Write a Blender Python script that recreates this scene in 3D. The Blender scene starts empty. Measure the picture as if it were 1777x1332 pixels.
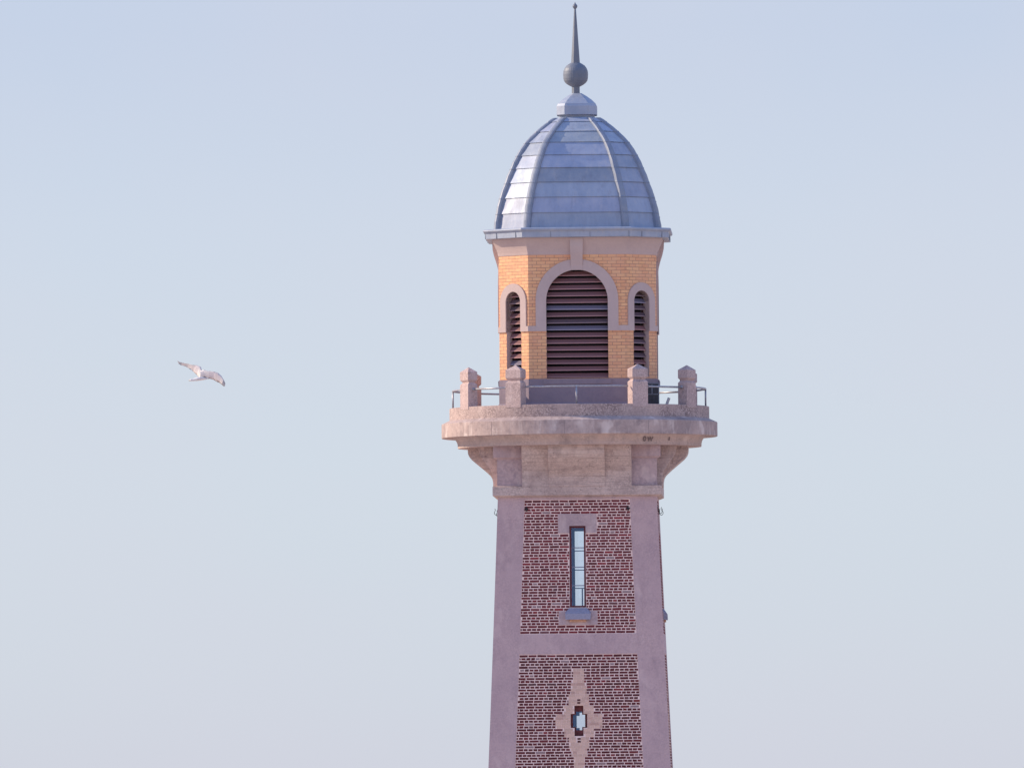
import bpy, math, random
from mathutils import Vector, Matrix
random.seed(7)
R = math.radians
sc = bpy.context.scene

# ------------------------------------------------------------------ camera
UPX = 71.667                      # model units per metre (shapes below are laid out in these units)
U = 1.0 / UPX
DIST = 300.0
THETA = R(1.25)                    # camera stands slightly to the right of the front face's normal
CAMZ = 18.0
cam_d = bpy.data.cameras.new("camera"); cam = bpy.data.objects.new("camera", cam_d)
sc.collection.objects.link(cam); sc.camera = cam
cam_d.sensor_width = 36; cam_d.lens = 36 * 21500 / 1777.0
cam_d.clip_start = 1; cam_d.clip_end = 30000
yaw = THETA + math.atan(114.3 / 21500)
pitch = math.atan(725 / 21500)
roll = -R(0.51)
cam.matrix_world = (Matrix.Translation((DIST * math.sin(THETA), -DIST * math.cos(THETA), CAMZ))
                    @ Matrix.Rotation(yaw, 4, 'Z') @ Matrix.Rotation(R(90) + pitch, 4, 'X')
                    @ Matrix.Rotation(roll, 4, 'Z'))

# ------------------------------------------------------------------ sun, sky, exposure
SUN_EL = R(27); SUN_DELTA = R(11)
sdir = Vector((-math.cos(SUN_EL) * math.cos(SUN_DELTA), math.cos(SUN_EL) * math.sin(SUN_DELTA), math.sin(SUN_EL)))
sl = bpy.data.lights.new("sun", 'SUN'); sl.energy = 5.0; sl.angle = R(0.5); sl.color = (1.0, 0.81, 0.58)
so = bpy.data.objects.new("sun", sl); sc.collection.objects.link(so)
so.rotation_euler = (-sdir).to_track_quat('-Z', 'Y').to_euler()

w = bpy.data.worlds.new("World"); sc.world = w; w.use_nodes = True
nt = w.node_tree; nt.nodes.clear()
def N(t, typ, **kw):
    n = t.nodes.new(typ)
    for k, v in kw.items(): setattr(n, k, v)
    return n
out = N(nt, 'ShaderNodeOutputWorld'); bg = N(nt, 'ShaderNodeBackground')
sky = N(nt, 'ShaderNodeTexSky', sky_type='NISHITA', sun_disc=False)
sky.sun_elevation = SUN_EL; sky.sun_rotation = math.atan2(sdir.x, sdir.y)
sky.air_density = 1.0; sky.dust_density = 0.6; sky.ozone_density = 1.5
gain = N(nt, 'ShaderNodeVectorMath', operation='SCALE'); gain.inputs['Scale'].default_value = 0.10
nt.links.new(sky.outputs[0], gain.inputs[0])
tc = N(nt, 'ShaderNodeTexCoord'); sep = N(nt, 'ShaderNodeSeparateXYZ')
nt.links.new(tc.outputs['Generated'], sep.inputs[0])
ramp = N(nt, 'ShaderNodeValToRGB'); cr = ramp.color_ramp
nt.links.new(sep.outputs['Z'], ramp.inputs[0])
stops = [(0.0, (.668, .702, .820)), (.010, (.668, .730, .845)), (.026, (.662, .752, .872)), (.046, (.642, .722, .874)), (.062, (.585, .668, .856)),
         (.14, (.58, .68, .90)), (.4, (.40, .57, .98)), (1.0, (.20, .38, .92))]
cr.elements[0].position = 0; cr.elements[0].color = stops[0][1] + (1,)
cr.elements[1].position = 1; cr.elements[1].color = stops[-1][1] + (1,)
for p, c in stops[1:-1]:
    e = cr.elements.new(p); e.color = c + (1,)
# thin veils of haze in the sky, fixed in direction
mp = N(nt, 'ShaderNodeMapping'); mp.inputs['Scale'].default_value = (1, 1, 1.6)
nt.links.new(tc.outputs['Generated'], mp.inputs[0])
nz = N(nt, 'ShaderNodeTexNoise'); nz.inputs['Scale'].default_value = 26; nz.inputs['Detail'].default_value = 3
nt.links.new(mp.outputs[0], nz.inputs['Vector'])
veil = N(nt, 'ShaderNodeMix', data_type='RGBA', blend_type='MIX')
mr = N(nt, 'ShaderNodeMapRange'); mr.inputs['From Min'].default_value = .35; mr.inputs['From Max'].default_value = .7
mr.inputs['To Min'].default_value = 0; mr.inputs['To Max'].default_value = .28
nt.links.new(nz.outputs[0], mr.inputs['Value']); nt.links.new(mr.outputs[0], veil.inputs[0])
nt.links.new(ramp.outputs[0], veil.inputs[6]); veil.inputs[7].default_value = (.70, .705, .84, 1)
mx = N(nt, 'ShaderNodeMix', data_type='RGBA'); mx.inputs[0].default_value = 0.85
nt.links.new(gain.outputs[0], mx.inputs[6]); nt.links.new(veil.outputs[2], mx.inputs[7])
nt.links.new(mx.outputs[2], bg.inputs[0]); bg.inputs[1].default_value = 1.0
nt.links.new(bg.outputs[0], out.inputs[0])
sc.view_settings.view_transform = 'Standard'; sc.view_settings.look = 'None'
sc.view_settings.exposure = 0.0; sc.view_settings.gamma = 1.0
sc.render.engine = 'CYCLES'
sc.cycles.max_bounces = 8; sc.cycles.diffuse_bounces = 4; sc.cycles.transparent_max_bounces = 12

# ------------------------------------------------------------------ helpers
def Z(y, d=0.0):                  # height (in units) of something read at row y of the survey, d units towards the viewer
    return CAMZ * UPX + (1390 - y) * (1 - d / 21500.0)
ROOT = {}
def put(name, verts, faces, mats, parent=None, smooth=False, fm=None, uvs=None, cols=None, loc=None):
    me = bpy.data.meshes.new(name)
    me.from_pydata([(v[0] * U, v[1] * U, v[2] * U) for v in verts], [], faces)
    if not isinstance(mats, (list, tuple)): mats = [mats]
    for m in mats: me.materials.append(m)
    if fm: me.polygons.foreach_set('material_index', fm)
    if smooth: me.polygons.foreach_set('use_smooth', [True] * len(faces))
    if uvs:
        ul = me.uv_layers.new(name='UVMap')
        for l in me.loops: ul.data[l.index].uv = uvs[l.vertex_index]
    if cols:
        ca = me.color_attributes.new('tint', 'FLOAT_COLOR', 'CORNER')
        for p in me.polygons:
            for li in p.loop_indices: ca.data[li].color = cols[p.index] + (1,)
    me.update()
    o = bpy.data.objects.new(name, me); sc.collection.objects.link(o)
    if parent: o.parent = parent
    if parent and parent.parent is None and False: pass
    return o
class MB:
    def __init__(s): s.v = []; s.f = []; s.m = []; s.uv = []; s.c = []
    def add(s, vs, fs, m=0, uv=None, c=None):
        b = len(s.v); s.v += [tuple(v) for v in vs]
        s.uv += (uv if uv else [(0, 0)] * len(vs))
        for f in fs: s.f.append([i + b for i in f]); s.m.append(m); s.c.append(c or (1., 1., 1.))
    def box(s, x0, x1, y0, y1, z0, z1, m=0, c=None):
        s.add([(x0, y0, z0), (x1, y0, z0), (x1, y1, z0), (x0, y1, z0), (x0, y0, z1), (x1, y0, z1), (x1, y1, z1), (x0, y1, z1)],
              [(0, 3, 2, 1), (4, 5, 6, 7), (0, 1, 5, 4), (1, 2, 6, 5), (2, 3, 7, 6), (3, 0, 4, 7)], m, None, c)
    def lathe(s, prof, n=96, m=0, a0=0.0, cap=True):
        b = []
        for r, z in prof:
            b += [(r * math.cos(a0 + 2 * math.pi * i / n), r * math.sin(a0 + 2 * math.pi * i / n), z) for i in range(n)]
        fs = []
        for k in range(len(prof) - 1):
            for i in range(n):
                j = (i + 1) % n
                fs.append((k * n + i, k * n + j, (k + 1) * n + j, (k + 1) * n + i))
        if cap:
            fs.append(tuple(range(n))[::-1]); fs.append(tuple(range((len(prof) - 1) * n, len(prof) * n)))
        s.add(b, fs, m)
    def loft(s, loops, m=0, cap0=False, cap1=False):
        n = len(loops[0]); b = [p for l in loops for p in l]; fs = []
        for k in range(len(loops) - 1):
            for i in range(n):
                j = (i + 1) % n
                fs.append((k * n + i, k * n + j, (k + 1) * n + j, (k + 1) * n + i))
        if cap0: fs.append(tuple(range(n))[::-1])
        if cap1: fs.append(tuple(range((len(loops) - 1) * n, len(loops) * n)))
        s.add(b, fs, m)
    def tube(s, pts, r, n=10, m=0, ends=True):
        pts = [Vector(p) for p in pts]; loops = []
        for i, p in enumerate(pts):
            t = (pts[min(i + 1, len(pts) - 1)] - pts[max(i - 1, 0)]).normalized()
            up = Vector((0, 0, 1)) if abs(t.z) < .9 else Vector((1, 0, 0))
            a = t.cross(up).normalized(); b = a.cross(t).normalized()
            rr = r[i] if isinstance(r, (list, tuple)) else r
            loops.append([tuple(p + a * rr * math.cos(2 * math.pi * k / n) + b * rr * math.sin(2 * math.pi * k / n)) for k in range(n)])
        s.loft(loops, m, ends, ends)
    def build(s, name, mats, parent=None, smooth=False, uv=False, col=False):
        o = put(name, s.v, s.f, mats, parent, smooth, s.m, s.uv if uv else None, s.c if col else None)
        return o
def octo(w, z, f=None):
    if f is None: f = w * .6145
    return [(f, -w, z), (w, -f, z), (w, f, z), (f, w, z), (-f, w, z), (-w, f, z), (-w, -f, z), (-f, -w, z)]
def square(w, z): return [(w, -w, z), (w, w, z), (-w, w, z), (-w, -w, z)]
def face_map(az, dist):           # local (s, d, z): s sideways, d outward from a face at distance `dist`, azimuth az (0 = front)
    ca, sa = math.cos(az), math.sin(az)
    ox, oy = sa, -ca              # outward
    tx, ty = ca, sa               # sideways (to the right when seen from outside)
    def f(s, d, z):
        dd = dist(z) if callable(dist) else dist
        return (tx * s + ox * (dd + d), ty * s + oy * (dd + d), z)
    return f
def tag(o, label=None, cat=None, group=None, kind=None):
    if label: o['label'] = label
    if cat: o['category'] = cat
    if group: o['group'] = group
    if kind: o['kind'] = kind
    return o
def empty(name, parent=None, loc=(0, 0, 0)):
    o = bpy.data.objects.new(name, None); sc.collection.objects.link(o); o.location = loc
    o.empty_display_size = .2
    if parent: o.parent = parent
    return o

# ------------------------------------------------------------------ materials
def mat(name): 
    m = bpy.data.materials.new(name); m.use_nodes = True; t = m.node_tree
    return m, t, t.nodes['Principled BSDF']
def link(t, a, b): t.links.new(a, b)
def noise(t, scale, detail=4, rough=.6, vec=None, sx=(1, 1, 1)):
    n = N(t, 'ShaderNodeTexNoise'); n.inputs['Scale'].default_value = scale; n.inputs['Detail'].default_value = detail
    n.inputs['Roughness'].default_value = rough
    mpn = N(t, 'ShaderNodeMapping'); mpn.inputs['Scale'].default_value = sx
    link(t, vec, mpn.inputs[0]); link(t, mpn.outputs[0], n.inputs['Vector']); return n.outputs[0]
def mrange(t, v, a, b, c=0., d=1.):
    n = N(t, 'ShaderNodeMapRange'); n.inputs['From Min'].default_value = a; n.inputs['From Max'].default_value = b
    n.inputs['To Min'].default_value = c; n.inputs['To Max'].default_value = d; link(t, v, n.inputs['Value']); return n.outputs[0]
def mixc(t, fac, a, b, blend='MIX'):
    n = N(t, 'ShaderNodeMix', data_type='RGBA', blend_type=blend)
    for s, v in ((0, fac), (6, a), (7, b)):
        if hasattr(v, 'is_linked') or hasattr(v, 'links'): link(t, v, n.inputs[s])
        elif isinstance(v, (int, float)): n.inputs[s].default_value = v
        else: n.inputs[s].default_value = tuple(v) + (1,)
    return n.outputs[2]
def bump(t, bs, h, strength=.4, dist=.01):
    b = N(t, 'ShaderNodeBump'); b.inputs['Strength'].default_value = strength; b.inputs['Distance'].default_value = dist
    link(t, h, b.inputs['Height']); link(t, b.outputs[0], bs.inputs['Normal'])
def stone(name, base, dark, light, speck=.35, stain=.6, lightpatch=.25, grain=30, boards=0.0):
    m, t, bs = mat(name); g = N(t, 'ShaderNodeNewGeometry').outputs['Position']
    big = noise(t, .9, 5, .6, g); mid = noise(t, 4.2, 5, .65, g)
    streak = noise(t, 5, 4, .6, g, (1, 1, .22)); fine = noise(t, grain, 2, .7, g)
    c = mixc(t, mrange(t, big, .38, .66), base, tuple(.5 * (a + b) for a, b in zip(base, dark)))
    c = mixc(t, mrange(t, mid, .50, .78, 0, stain), c, dark)
    c = mixc(t, mrange(t, streak, .54, .72, 0, lightpatch), c, light)
    where = mrange(t, noise(t, 2.4, 4, .6, g), .36, .62, .25, 1)
    def mul(a, b):
        q = N(t, 'ShaderNodeMath', operation='MULTIPLY'); link(t, a, q.inputs[0]); link(t, b, q.inputs[1]); return q.outputs[0]
    c = mixc(t, mul(where, mrange(t, fine, .35, .60, speck * .8, 0)), c, tuple(x * .45 for x in dark))
    c = mixc(t, mul(where, mrange(t, fine, .50, .75, 0, speck * .8)), c, light)
    patch = noise(t, 2.3, 3, .45, g, (1, 1, .6))
    c = mixc(t, mrange(t, patch, .62, .68, 0, lightpatch * .9), c, light)
    dirt = noise(t, 1.9, 5, .7, g, (1, 1, .35))
    c = mixc(t, mrange(t, dirt, .56, .74, 0, stain * .7), c, tuple(x * .75 for x in dark))
    if boards:
        bo = noise(t, 9, 3, .6, g, (.12, .12, 2.6))
        c = mixc(t, mrange(t, bo, .5, .7, 0, boards), c, tuple(x * .7 for x in dark))
        pits = noise(t, 13, 2, .5, g)
        c = mixc(t, mrange(t, pits, .67, .73, 0, .55), c, tuple(x * .5 for x in dark))
    link(t, c, bs.inputs['Base Color']); bs.inputs['Roughness'].default_value = .93
    bs.inputs['Specular IOR Level'].default_value = .2
    bump(t, bs, fine, .5, .008)
    return m
M = {}
M['shaft'] = stone('shaft_render', (.61, .45, .465), (.46, .335, .375), (.74, .575, .57), .26, .7, .35, 24)
M['console'] = stone('console_concrete', (.665, .53, .495), (.37, .28, .275), (.82, .70, .65), .42, .85, .35, 24, .42)
M['ring'] = stone('ring_concrete', (.54, .42, .395), (.25, .195, .21), (.88, .77, .73), .22, .8, .45, 13)
M['cove'] = stone('moulding_concrete', (.62, .485, .45), (.38, .31, .31), (.76, .66, .62), .3, .7, .3, 20)
M['pier'] = stone('pier_render', (.59, .45, .46), (.36, .275, .32), (.78, .64, .62), .3, .9, .4, 16)
M['drum'] = stone('pebble_concrete', (.56, .43, .40), (.27, .205, .22), (.80, .66, .62), .85, .4, .2, 26)
M['post'] = stone('post_concrete', (.61, .465, .45), (.35, .27, .28), (.78, .65, .63), .6, .35, .25, 26)
M['trim'] = stone('belfry_stone', (.60, .475, .455), (.49, .385, .385), (.70, .58, .555), .08, .3, .12, 22)
M['base'] = stone('belfry_plinth', (.34, .275, .32), (.22, .19, .26), (.46, .38, .42), .08, .5, .15, 18)
def zinc(name, k=1.0, sheet=False):
    m, t, bs = mat(name); g = N(t, 'ShaderNodeNewGeometry').outputs['Position']
    a = noise(t, 1.6, 5, .6, g); b = noise(t, 7, 4, .65, g, (1, 1, .35)); c0 = noise(t, 2.6, 3, .5, g, (.3, .3, 3))
    c = mixc(t, mrange(t, a, .35, .7), (.40 * k, .45 * k, .56 * k), (.30 * k, .36 * k, .48 * k))
    c = mixc(t, mrange(t, b, .5, .75, 0, .5), c, (.52 * k, .52 * k, .56 * k))
    c = mixc(t, mrange(t, b, .47, .25, 0, .5), c, (.27 * k, .28 * k, .36 * k))
    if sheet:
        at = N(t, 'ShaderNodeAttribute'); at.attribute_name = 'tint'
        st = noise(t, 6, 5, .7, g, (1, 1, .12))
        c = mixc(t, mrange(t, st, .58, .72, 0, .35), c, (.20, .20, .27))
        c = mixc(t, 1.0, c, at.outputs['Color'], 'MULTIPLY')
    link(t, c, bs.inputs['Base Color']); bs.inputs['Metallic'].default_value = .2
    link(t, mrange(t, b, .3, .7, .50, .68), bs.inputs['Roughness'])
    bump(t, bs, a, .25, .05)
    return m
M['zinc'] = zinc('weathered_zinc'); M['zinc_dark'] = zinc('zinc_rolls', .74); M['sheet'] = zinc('zinc_sheet', 1.0, True); M['lead'] = zinc('lead_finial', .5)
def plain(name, col, rough=.6, metal=0., var=.25, scale=20):
    m, t, bs = mat(name); g = N(t, 'ShaderNodeNewGeometry').outputs['Position']
    n = noise(t, scale, 4, .6, g)
    c = mixc(t, mrange(t, n, .35, .7), tuple(x * (1 - var) for x in col), tuple(min(1, x * (1 + var)) for x in col))
    link(t, c, bs.inputs['Base Color']); bs.inputs['Roughness'].default_value = rough; bs.inputs['Metallic'].default_value = metal
    return m
M['rail'] = plain('galvanised_rail', (.42, .42, .47), .45, .5, .2)
M['iron_and_shade'] = plain('black_iron_and_shade', (.03, .028, .035), .6, .3, .3)  # iron fittings; also the shadow lines under the dome laps
M['redframe'] = plain('red_window_frame', (.17, .035, .05), .6, 0, .3)
M['muntin'] = plain('grey_muntin', (.22, .24, .34), .5, 0, .15)
M['sillpaint'] = plain('painted_sill', (.33, .33, .44), .7, 0, .12)
M['sillunder'] = plain('sill_bracket_warm_lit', (.62, .34, .22), .8, 0, .35)  # warm light on the bracket is put into this colour
M['interior'] = plain('interior_plaster', (.30, .45, .85), .9, 0, .1, 3)
M['void'] = plain('baffle_black', (.02, .018, .025), .9, 0, .2)  # near-black colour that keeps the louvre gaps dark
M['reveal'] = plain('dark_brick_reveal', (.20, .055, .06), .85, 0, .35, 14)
M['inkmark'] = plain('old_black_paint', (.22, .17, .18), .9, 0, .4, 30)
M['cabinet'] = plain('cabinet_paint', (.035, .04, .06), .5, .1, .3)
M['cabinetframe'] = plain('cabinet_frame', (.16, .18, .24), .5, .2, .2)
# mortar and hand laid brick
M['mortar'] = plain('pale_mortar', (.95, .735, .69), .95, 0, .06, 30)
def tinted(name, rough=.9):
    m, t, bs = mat(name); g = N(t, 'ShaderNodeNewGeometry').outputs['Position']
    at = N(t, 'ShaderNodeAttribute'); at.attribute_name = 'tint'
    n = noise(t, 40, 3, .6, g)
    c = mixc(t, mrange(t, n, .4, .85, .0, .3), at.outputs['Color'], (.20, .10, .11), 'MIX')
    link(t, c, bs.inputs['Base Color']); bs.inputs['Roughness'].default_value = rough
    bs.inputs['Specular IOR Level'].default_value = .25
    bump(t, bs, n, .5, .006); return m
M['brick'] = tinted('dark_red_brick')
def tinted2(name, rough=.9):
    m, t, bs = mat(name); g = N(t, 'ShaderNodeNewGeometry').outputs['Position']
    at = N(t, 'ShaderNodeAttribute'); at.attribute_name = 'tint'
    n = noise(t, 30, 3, .6, g)
    c = mixc(t, mrange(t, n, .3, .7, 0, .25), at.outputs['Color'], (.5, .36, .34))
    link(t, c, bs.inputs['Base Color']); bs.inputs['Roughness'].default_value = rough; return m
M['palebrick'] = tinted2('pale_brick')
M['slat'] = tinted('louvre_wood', .7)
# yellow belfry brick, running bond in metres on the UV map
m, t, bs = mat('yellow_brick'); uvn = N(t, 'ShaderNodeUVMap'); g = N(t, 'ShaderNodeNewGeometry').outputs['Position']
wob = N(t, 'ShaderNodeTexNoise'); wob.inputs['Scale'].default_value = 9
link(t, uvn.outputs[0], wob.inputs['Vector'])
wv = N(t, 'ShaderNodeVectorMath', operation='MULTIPLY_ADD'); wv.inputs[1].default_value = (.012, .008, 0)
link(t, wob.outputs['Color'], wv.inputs[0]); link(t, uvn.outputs[0], wv.inputs[2])
bt = N(t, 'ShaderNodeTexBrick'); link(t, wv.outputs[0], bt.inputs['Vector'])
bt.offset = .5; bt.offset_frequency = 2
for k, v in (('Scale', 1), ('Mortar Size', .0062), ('Mortar Smooth', .25), ('Brick Width', .213), ('Row Height', .0785), ('Bias', 0)):
    bt.inputs[k].default_value = v
bt.inputs['Color1'].default_value = (.90, .52, .27, 1); bt.inputs['Color2'].default_value = (.80, .40, .22, 1)
bt.inputs['Mortar'].default_value = (.40, .20, .16, 1)
n1 = noise(t, 1.3, 4, .6, g); n2 = noise(t, 14, 3, .6, g)
c = mixc(t, mrange(t, n1, .4, .65, 0, .35), bt.outputs['Color'], (.78, .42, .30))
c = mixc(t, mrange(t, n2, .45, .75, 0, .30), c, (.88, .56, .38))
link(t, c, bs.inputs['Base Color']); bs.inputs['Roughness'].default_value = .85
inv = mrange(t, bt.outputs['Fac'], 0, 1, 1, 0); bump(t, bs, inv, .6, .006)
M['ybrick'] = m
# red shader brick for the storeys below the view
m, t, bs = mat('glass'); 
tr = N(t, 'ShaderNodeBsdfTransparent'); gl = N(t, 'ShaderNodeBsdfGlossy'); gl.inputs['Roughness'].default_value = .03
ms = N(t, 'ShaderNodeMixShader'); ms.inputs[0].default_value = .16
link(t, tr.outputs[0], ms.inputs[1]); link(t, gl.outputs[0], ms.inputs[2])
gl.inputs['Color'].default_value = (.45, .66, 1, 1); tr.inputs['Color'].default_value = (.95, .97, .98, 1)
link(t, ms.outputs[0], t.nodes['Material Output'].inputs[0]); M['glass'] = m
# ground
m, t, bs = mat('quay_ground'); g = N(t, 'ShaderNodeNewGeometry').outputs['Position']
c = mixc(t, mrange(t, noise(t, .05, 5, .6, g), .4, .6), (.66, .52, .42), (.52, .42, .34))
c = mixc(t, mrange(t, noise(t, 2, 4, .6, g), .4, .7, 0, .5), c, (.60, .50, .42))
link(t, c, bs.inputs['Base Color']); bs.inputs['Roughness'].default_value = .95; M['ground'] = m

# ------------------------------------------------------------------ ground
gs = 8000 * UPX
gp = MB(); gp.add([(-gs, -gs, 0), (gs, -gs, 0), (gs, gs, 0), (-gs, gs, 0)], [(0, 1, 2, 3)])
tag(gp.build('ground', M['ground']), kind='structure')

# ------------------------------------------------------------------ the tower
T = empty('lighthouse_tower')
tag(T, 'tall brick and concrete lighthouse tower with zinc dome, yellow brick belfry and round balcony', 'lighthouse')

def Zs(y): return Z(y, 146)
def hw(z):                         # half width of the battered shaft at height z
    y = 1390 - (z - CAMZ * UPX) / (1 - 146 / 21500.0)
    q = max(0, y - 866)
    return 137.0 + q * .0385 + q * q * 8e-6
ZT = Zs(855)
AZ4 = [0, math.pi / 2, math.pi, -math.pi / 2]

# openings of each face, (s0,s1,y0,y1)
WIN = (-14, 14, 912, 1053.5)
LINT = (-33, 33, 891, 924.6)
SILB = (-33, 33, 1059.8, 1083.8)
CY = 1250.0
CR_W = (-14.3, 14.3, CY - 12.2, CY + 12.2); CR_N = (-7.7, 7.7, CY - 26.2, CY + 26.4)
P1 = (866, 1099.5); P2 = (1134.3, 1372.0)
def pw(z): return hw(z) - 45.9
LOWER = []
yy = 1406.0
while yy + 230 < 2590:
    LOWER.append((yy, yy + 232)); yy += 266

def cells(mb, fm, ys, scols, hole, d, m=0):
    """quads between rows ys and columns scols(z) on a face, leaving out cells where hole(i,j)"""
    for j in range(len(ys) - 1):
        za, zb = Zs(ys[j]), Zs(ys[j + 1])
        A = scols(za); B = scols(zb)
        for i in range(len(A) - 1):
            if hole(i, j): continue
            mb.add([fm(B[i], d, zb), fm(B[i + 1], d, zb), fm(A[i + 1], d, za), fm(A[i], d, za)], [(0, 1, 2, 3)], m)

shaft = MB()
rows = [855, P1[0], 980, P1[1], P2[0], 1250, P2[1]]
panel_rows = [(P1[0], 980), (980, P1[1]), (P2[0], 1250), (1250, P2[1])]
for a, b in LOWER:
    rows += [a, (a + b) / 2, b]; panel_rows += [(a, (a + b) / 2), ((a + b) / 2, b)]
rows.append(2600)
mort = []
for az in AZ4:
    fm = face_map(az, hw)
    def cols(z): h = hw(z); p = pw(z); return [-h, -p, p, h]
    def hole(i, j): return i == 1 and (rows[j], rows[j + 1]) in panel_rows
    cells(shaft, fm, rows, cols, hole, 0)
    # returns of the panel recess
    for (a, b) in [P1, P2] + LOWER:
        for sg in (-1, 1):
            za, zb = Zs(a), Zs(b); pa, pb = sg * pw(za), sg * pw(zb)
            zm = (za + zb) / 2; pm = sg * pw(zm)
            for (u0, v0), (u1, v1) in (((pa, za), (pm, zm)), ((pm, zm), (pb, zb))):
                shaft.add([fm(u0, 0, v0), fm(u0, -.8, v0), fm(u1, -.8, v1), fm(u1, 0, v1)], [(0, 1, 2, 3) if sg > 0 else (3, 2, 1, 0)])
        for y in (a, b):
            z = Zs(y); p = pw(z)
            shaft.add([fm(-p, 0, z), fm(p, 0, z), fm(p, -1.2, z), fm(-p, -1.2, z)], [(0, 1, 2, 3)])
shaft.loft([square(hw(Zs(2600)), Zs(2600)), square(hw(Zs(2600)) + 9, Zs(2603)), square(hw(Zs(2600)) + 9, 0)])
shaft.loft([square(hw(ZT), ZT), square(60, ZT)])
SH = shaft.build('shaft', M['shaft'], T)

# hollow inside of the shaft
ins = MB(); WALL = 34
for az in AZ4:
    fm = face_map(az, hw)
    ysi = [855, 912, 1053.5, 1150, CY - 26.2, CY - 12.2, CY + 12.2, CY + 26.4, 1400]
    def cols(z): h = hw(z) - WALL; return [-h, -14.3, -7.7, 7.7, 14.3, h]
    def hole(i, j):
        if j == 1: return i in (1, 2, 3)
        if j == 5: return i in (1, 2, 3)
        if j in (4, 6): return i == 2
        return False
    cells(ins, fm, ysi, cols, hole, -WALL)
ins.add(square(hw(Zs(1400)), Zs(1400)), [(0, 1, 2, 3)]); ins.add(square(hw(ZT), ZT - .5), [(0, 1, 2, 3)])
ins.build('interior_wall', M['interior'], SH)

# storey panels: mortar bed with hand laid bricks
def gen_bricks(az, fm, y0, y1, excl, zone, mbr, mbp, red=(.175, .033, .042)):
    rh = 4.94; n = int(round((y1 - y0 - 1.2) / rh)); rh = (y1 - y0 - 1.2) / n
    for r in range(n):
        ya = y0 + .6 + r * rh + .9; yb = ya + rh - 1.68
        yc = (ya + yb) / 2; z = Zs(yc); p = pw(z) - .9
        stretch = r % 2 == 0
        pitch = 16.3 if stretch else 8.15
        off = random.uniform(-1.2, 1.2) + (4 if not stretch else (0 if r % 4 == 0 else 2))
        s = -p - pitch * 1.2 + off; dark = random.uniform(.88, 1.12)
        zones = zone(yc)
        segs = []
        while s < p:
            L = pitch * random.uniform(.93, 1.07)
            if stretch and random.random() < .05: L = 8
            segs.append((s, s + L)); s += L
        for (a, b) in segs:
            a += .9; b -= .9
            a = max(a, -p); b = min(b, p)
            ex = [e for e in excl if e[2] < yc < e[3]]
            parts = [(a, b)]
            for e in ex:
                q = []
                for (u, v) in parts:
                    if v <= e[0] - .8 or u >= e[1] + .8: q.append((u, v)); continue
                    if u < e[0] - .8: q.append((u, e[0] - .8))
                    if v > e[1] + .8: q.append((e[1] + .8, v))
                parts = q
            final = []
            for (u, v) in parts:
                if zones is None: final.append((u, v, 0)); continue
                zw = zones
                if v < -zw or u > zw: final.append((u, v, 0)); continue
                if u < -zw: final.append((u, -zw - .8, 0)); u = -zw + .1
                if v > zw: final.append((zw + .8, v, 0)); v = zw - .1
                final.append((u, v, 1))
            for (u, v, kind) in final:
                if v - u < 1.3: continue
                j = lambda k=.28: random.uniform(-k, k)
                if kind == 0:
                    hgt = random.uniform(.9, 1.06)
                    z0 = Zs(yc + (yb - yc) * hgt); z1 = Zs(yc - (yc - ya) * hgt); til = j(.3)
                    e = -.45 + j(.1)
                    bp = -.95
                    f0 = fm(u + j(), e, z0 + j() + til); f1 = fm(v + j(), e, z0 + j() - til); f2 = fm(v + j(), e, z1 + j() - til); f3 = fm(u + j(), e, z1 + j() + til)
                    b0 = fm(u - .25, bp, z0 - .2); b1 = fm(v + .25, bp, z0 - .2); b2 = fm(v + .25, bp, z1 + .2); b3 = fm(u - .25, bp, z1 + .2)
                    k = random.uniform(.7, 1.12) * dark * (1 if y0 < 1000 else .8); rr = random.random()
                    c = (red[0] * k, red[1] * k, red[2] * k)
                    if rr < .06: c = (.27 * k, .04 * k, .05 * k)
                    elif rr < .13: c = (.21 * k, .09 * k, .10 * k)
                    elif rr < .15: c = (.34, .24, .25)
                    mbr.add([f0, f1, f2, f3, b0, b1, b2, b3], [(0, 1, 2, 3), (0, 4, 5, 1), (1, 5, 6, 2), (2, 6, 7, 3), (3, 7, 4, 0)], 0, None, c)
                else:
                    z0 = Zs(yb + .45); z1 = Zs(ya - .45)
                    e = -.30 + j(.1)
                    k = random.uniform(.86, 1.06)
                    c = (.78 * k, .54 * k, .44 * k)
                    if random.random() < .12: c = (.66 * k, .42 * k, .35 * k)
                    f0 = fm(u - .4, e, z0); f1 = fm(v + .4, e, z0); f2 = fm(v + .4, e, z1); f3 = fm(u - .4, e, z1)
                    b0 = fm(u - .5, -.95, z0 - .1); b1 = fm(v + .5, -.95, z0 - .1); b2 = fm(v + .5, -.95, z1 + .1); b3 = fm(u - .5, -.95, z1 + .1)
                    mbp.add([f0, f1, f2, f3, b0, b1, b2, b3], [(0, 1, 2, 3), (0, 4, 5, 1), (1, 5, 6, 2), (2, 6, 7, 3), (3, 7, 4, 0)], 0, None, c)

def no_zone(y): return None
def cross_zone(y):
    dy = abs(y - CY)
    if dy < 13.5: return 40
    if dy < 26.5: return 25
    if dy < 47.5: return 17
    if dy < 63.5: return 13
    if dy < 92: return 9
    return None

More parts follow.
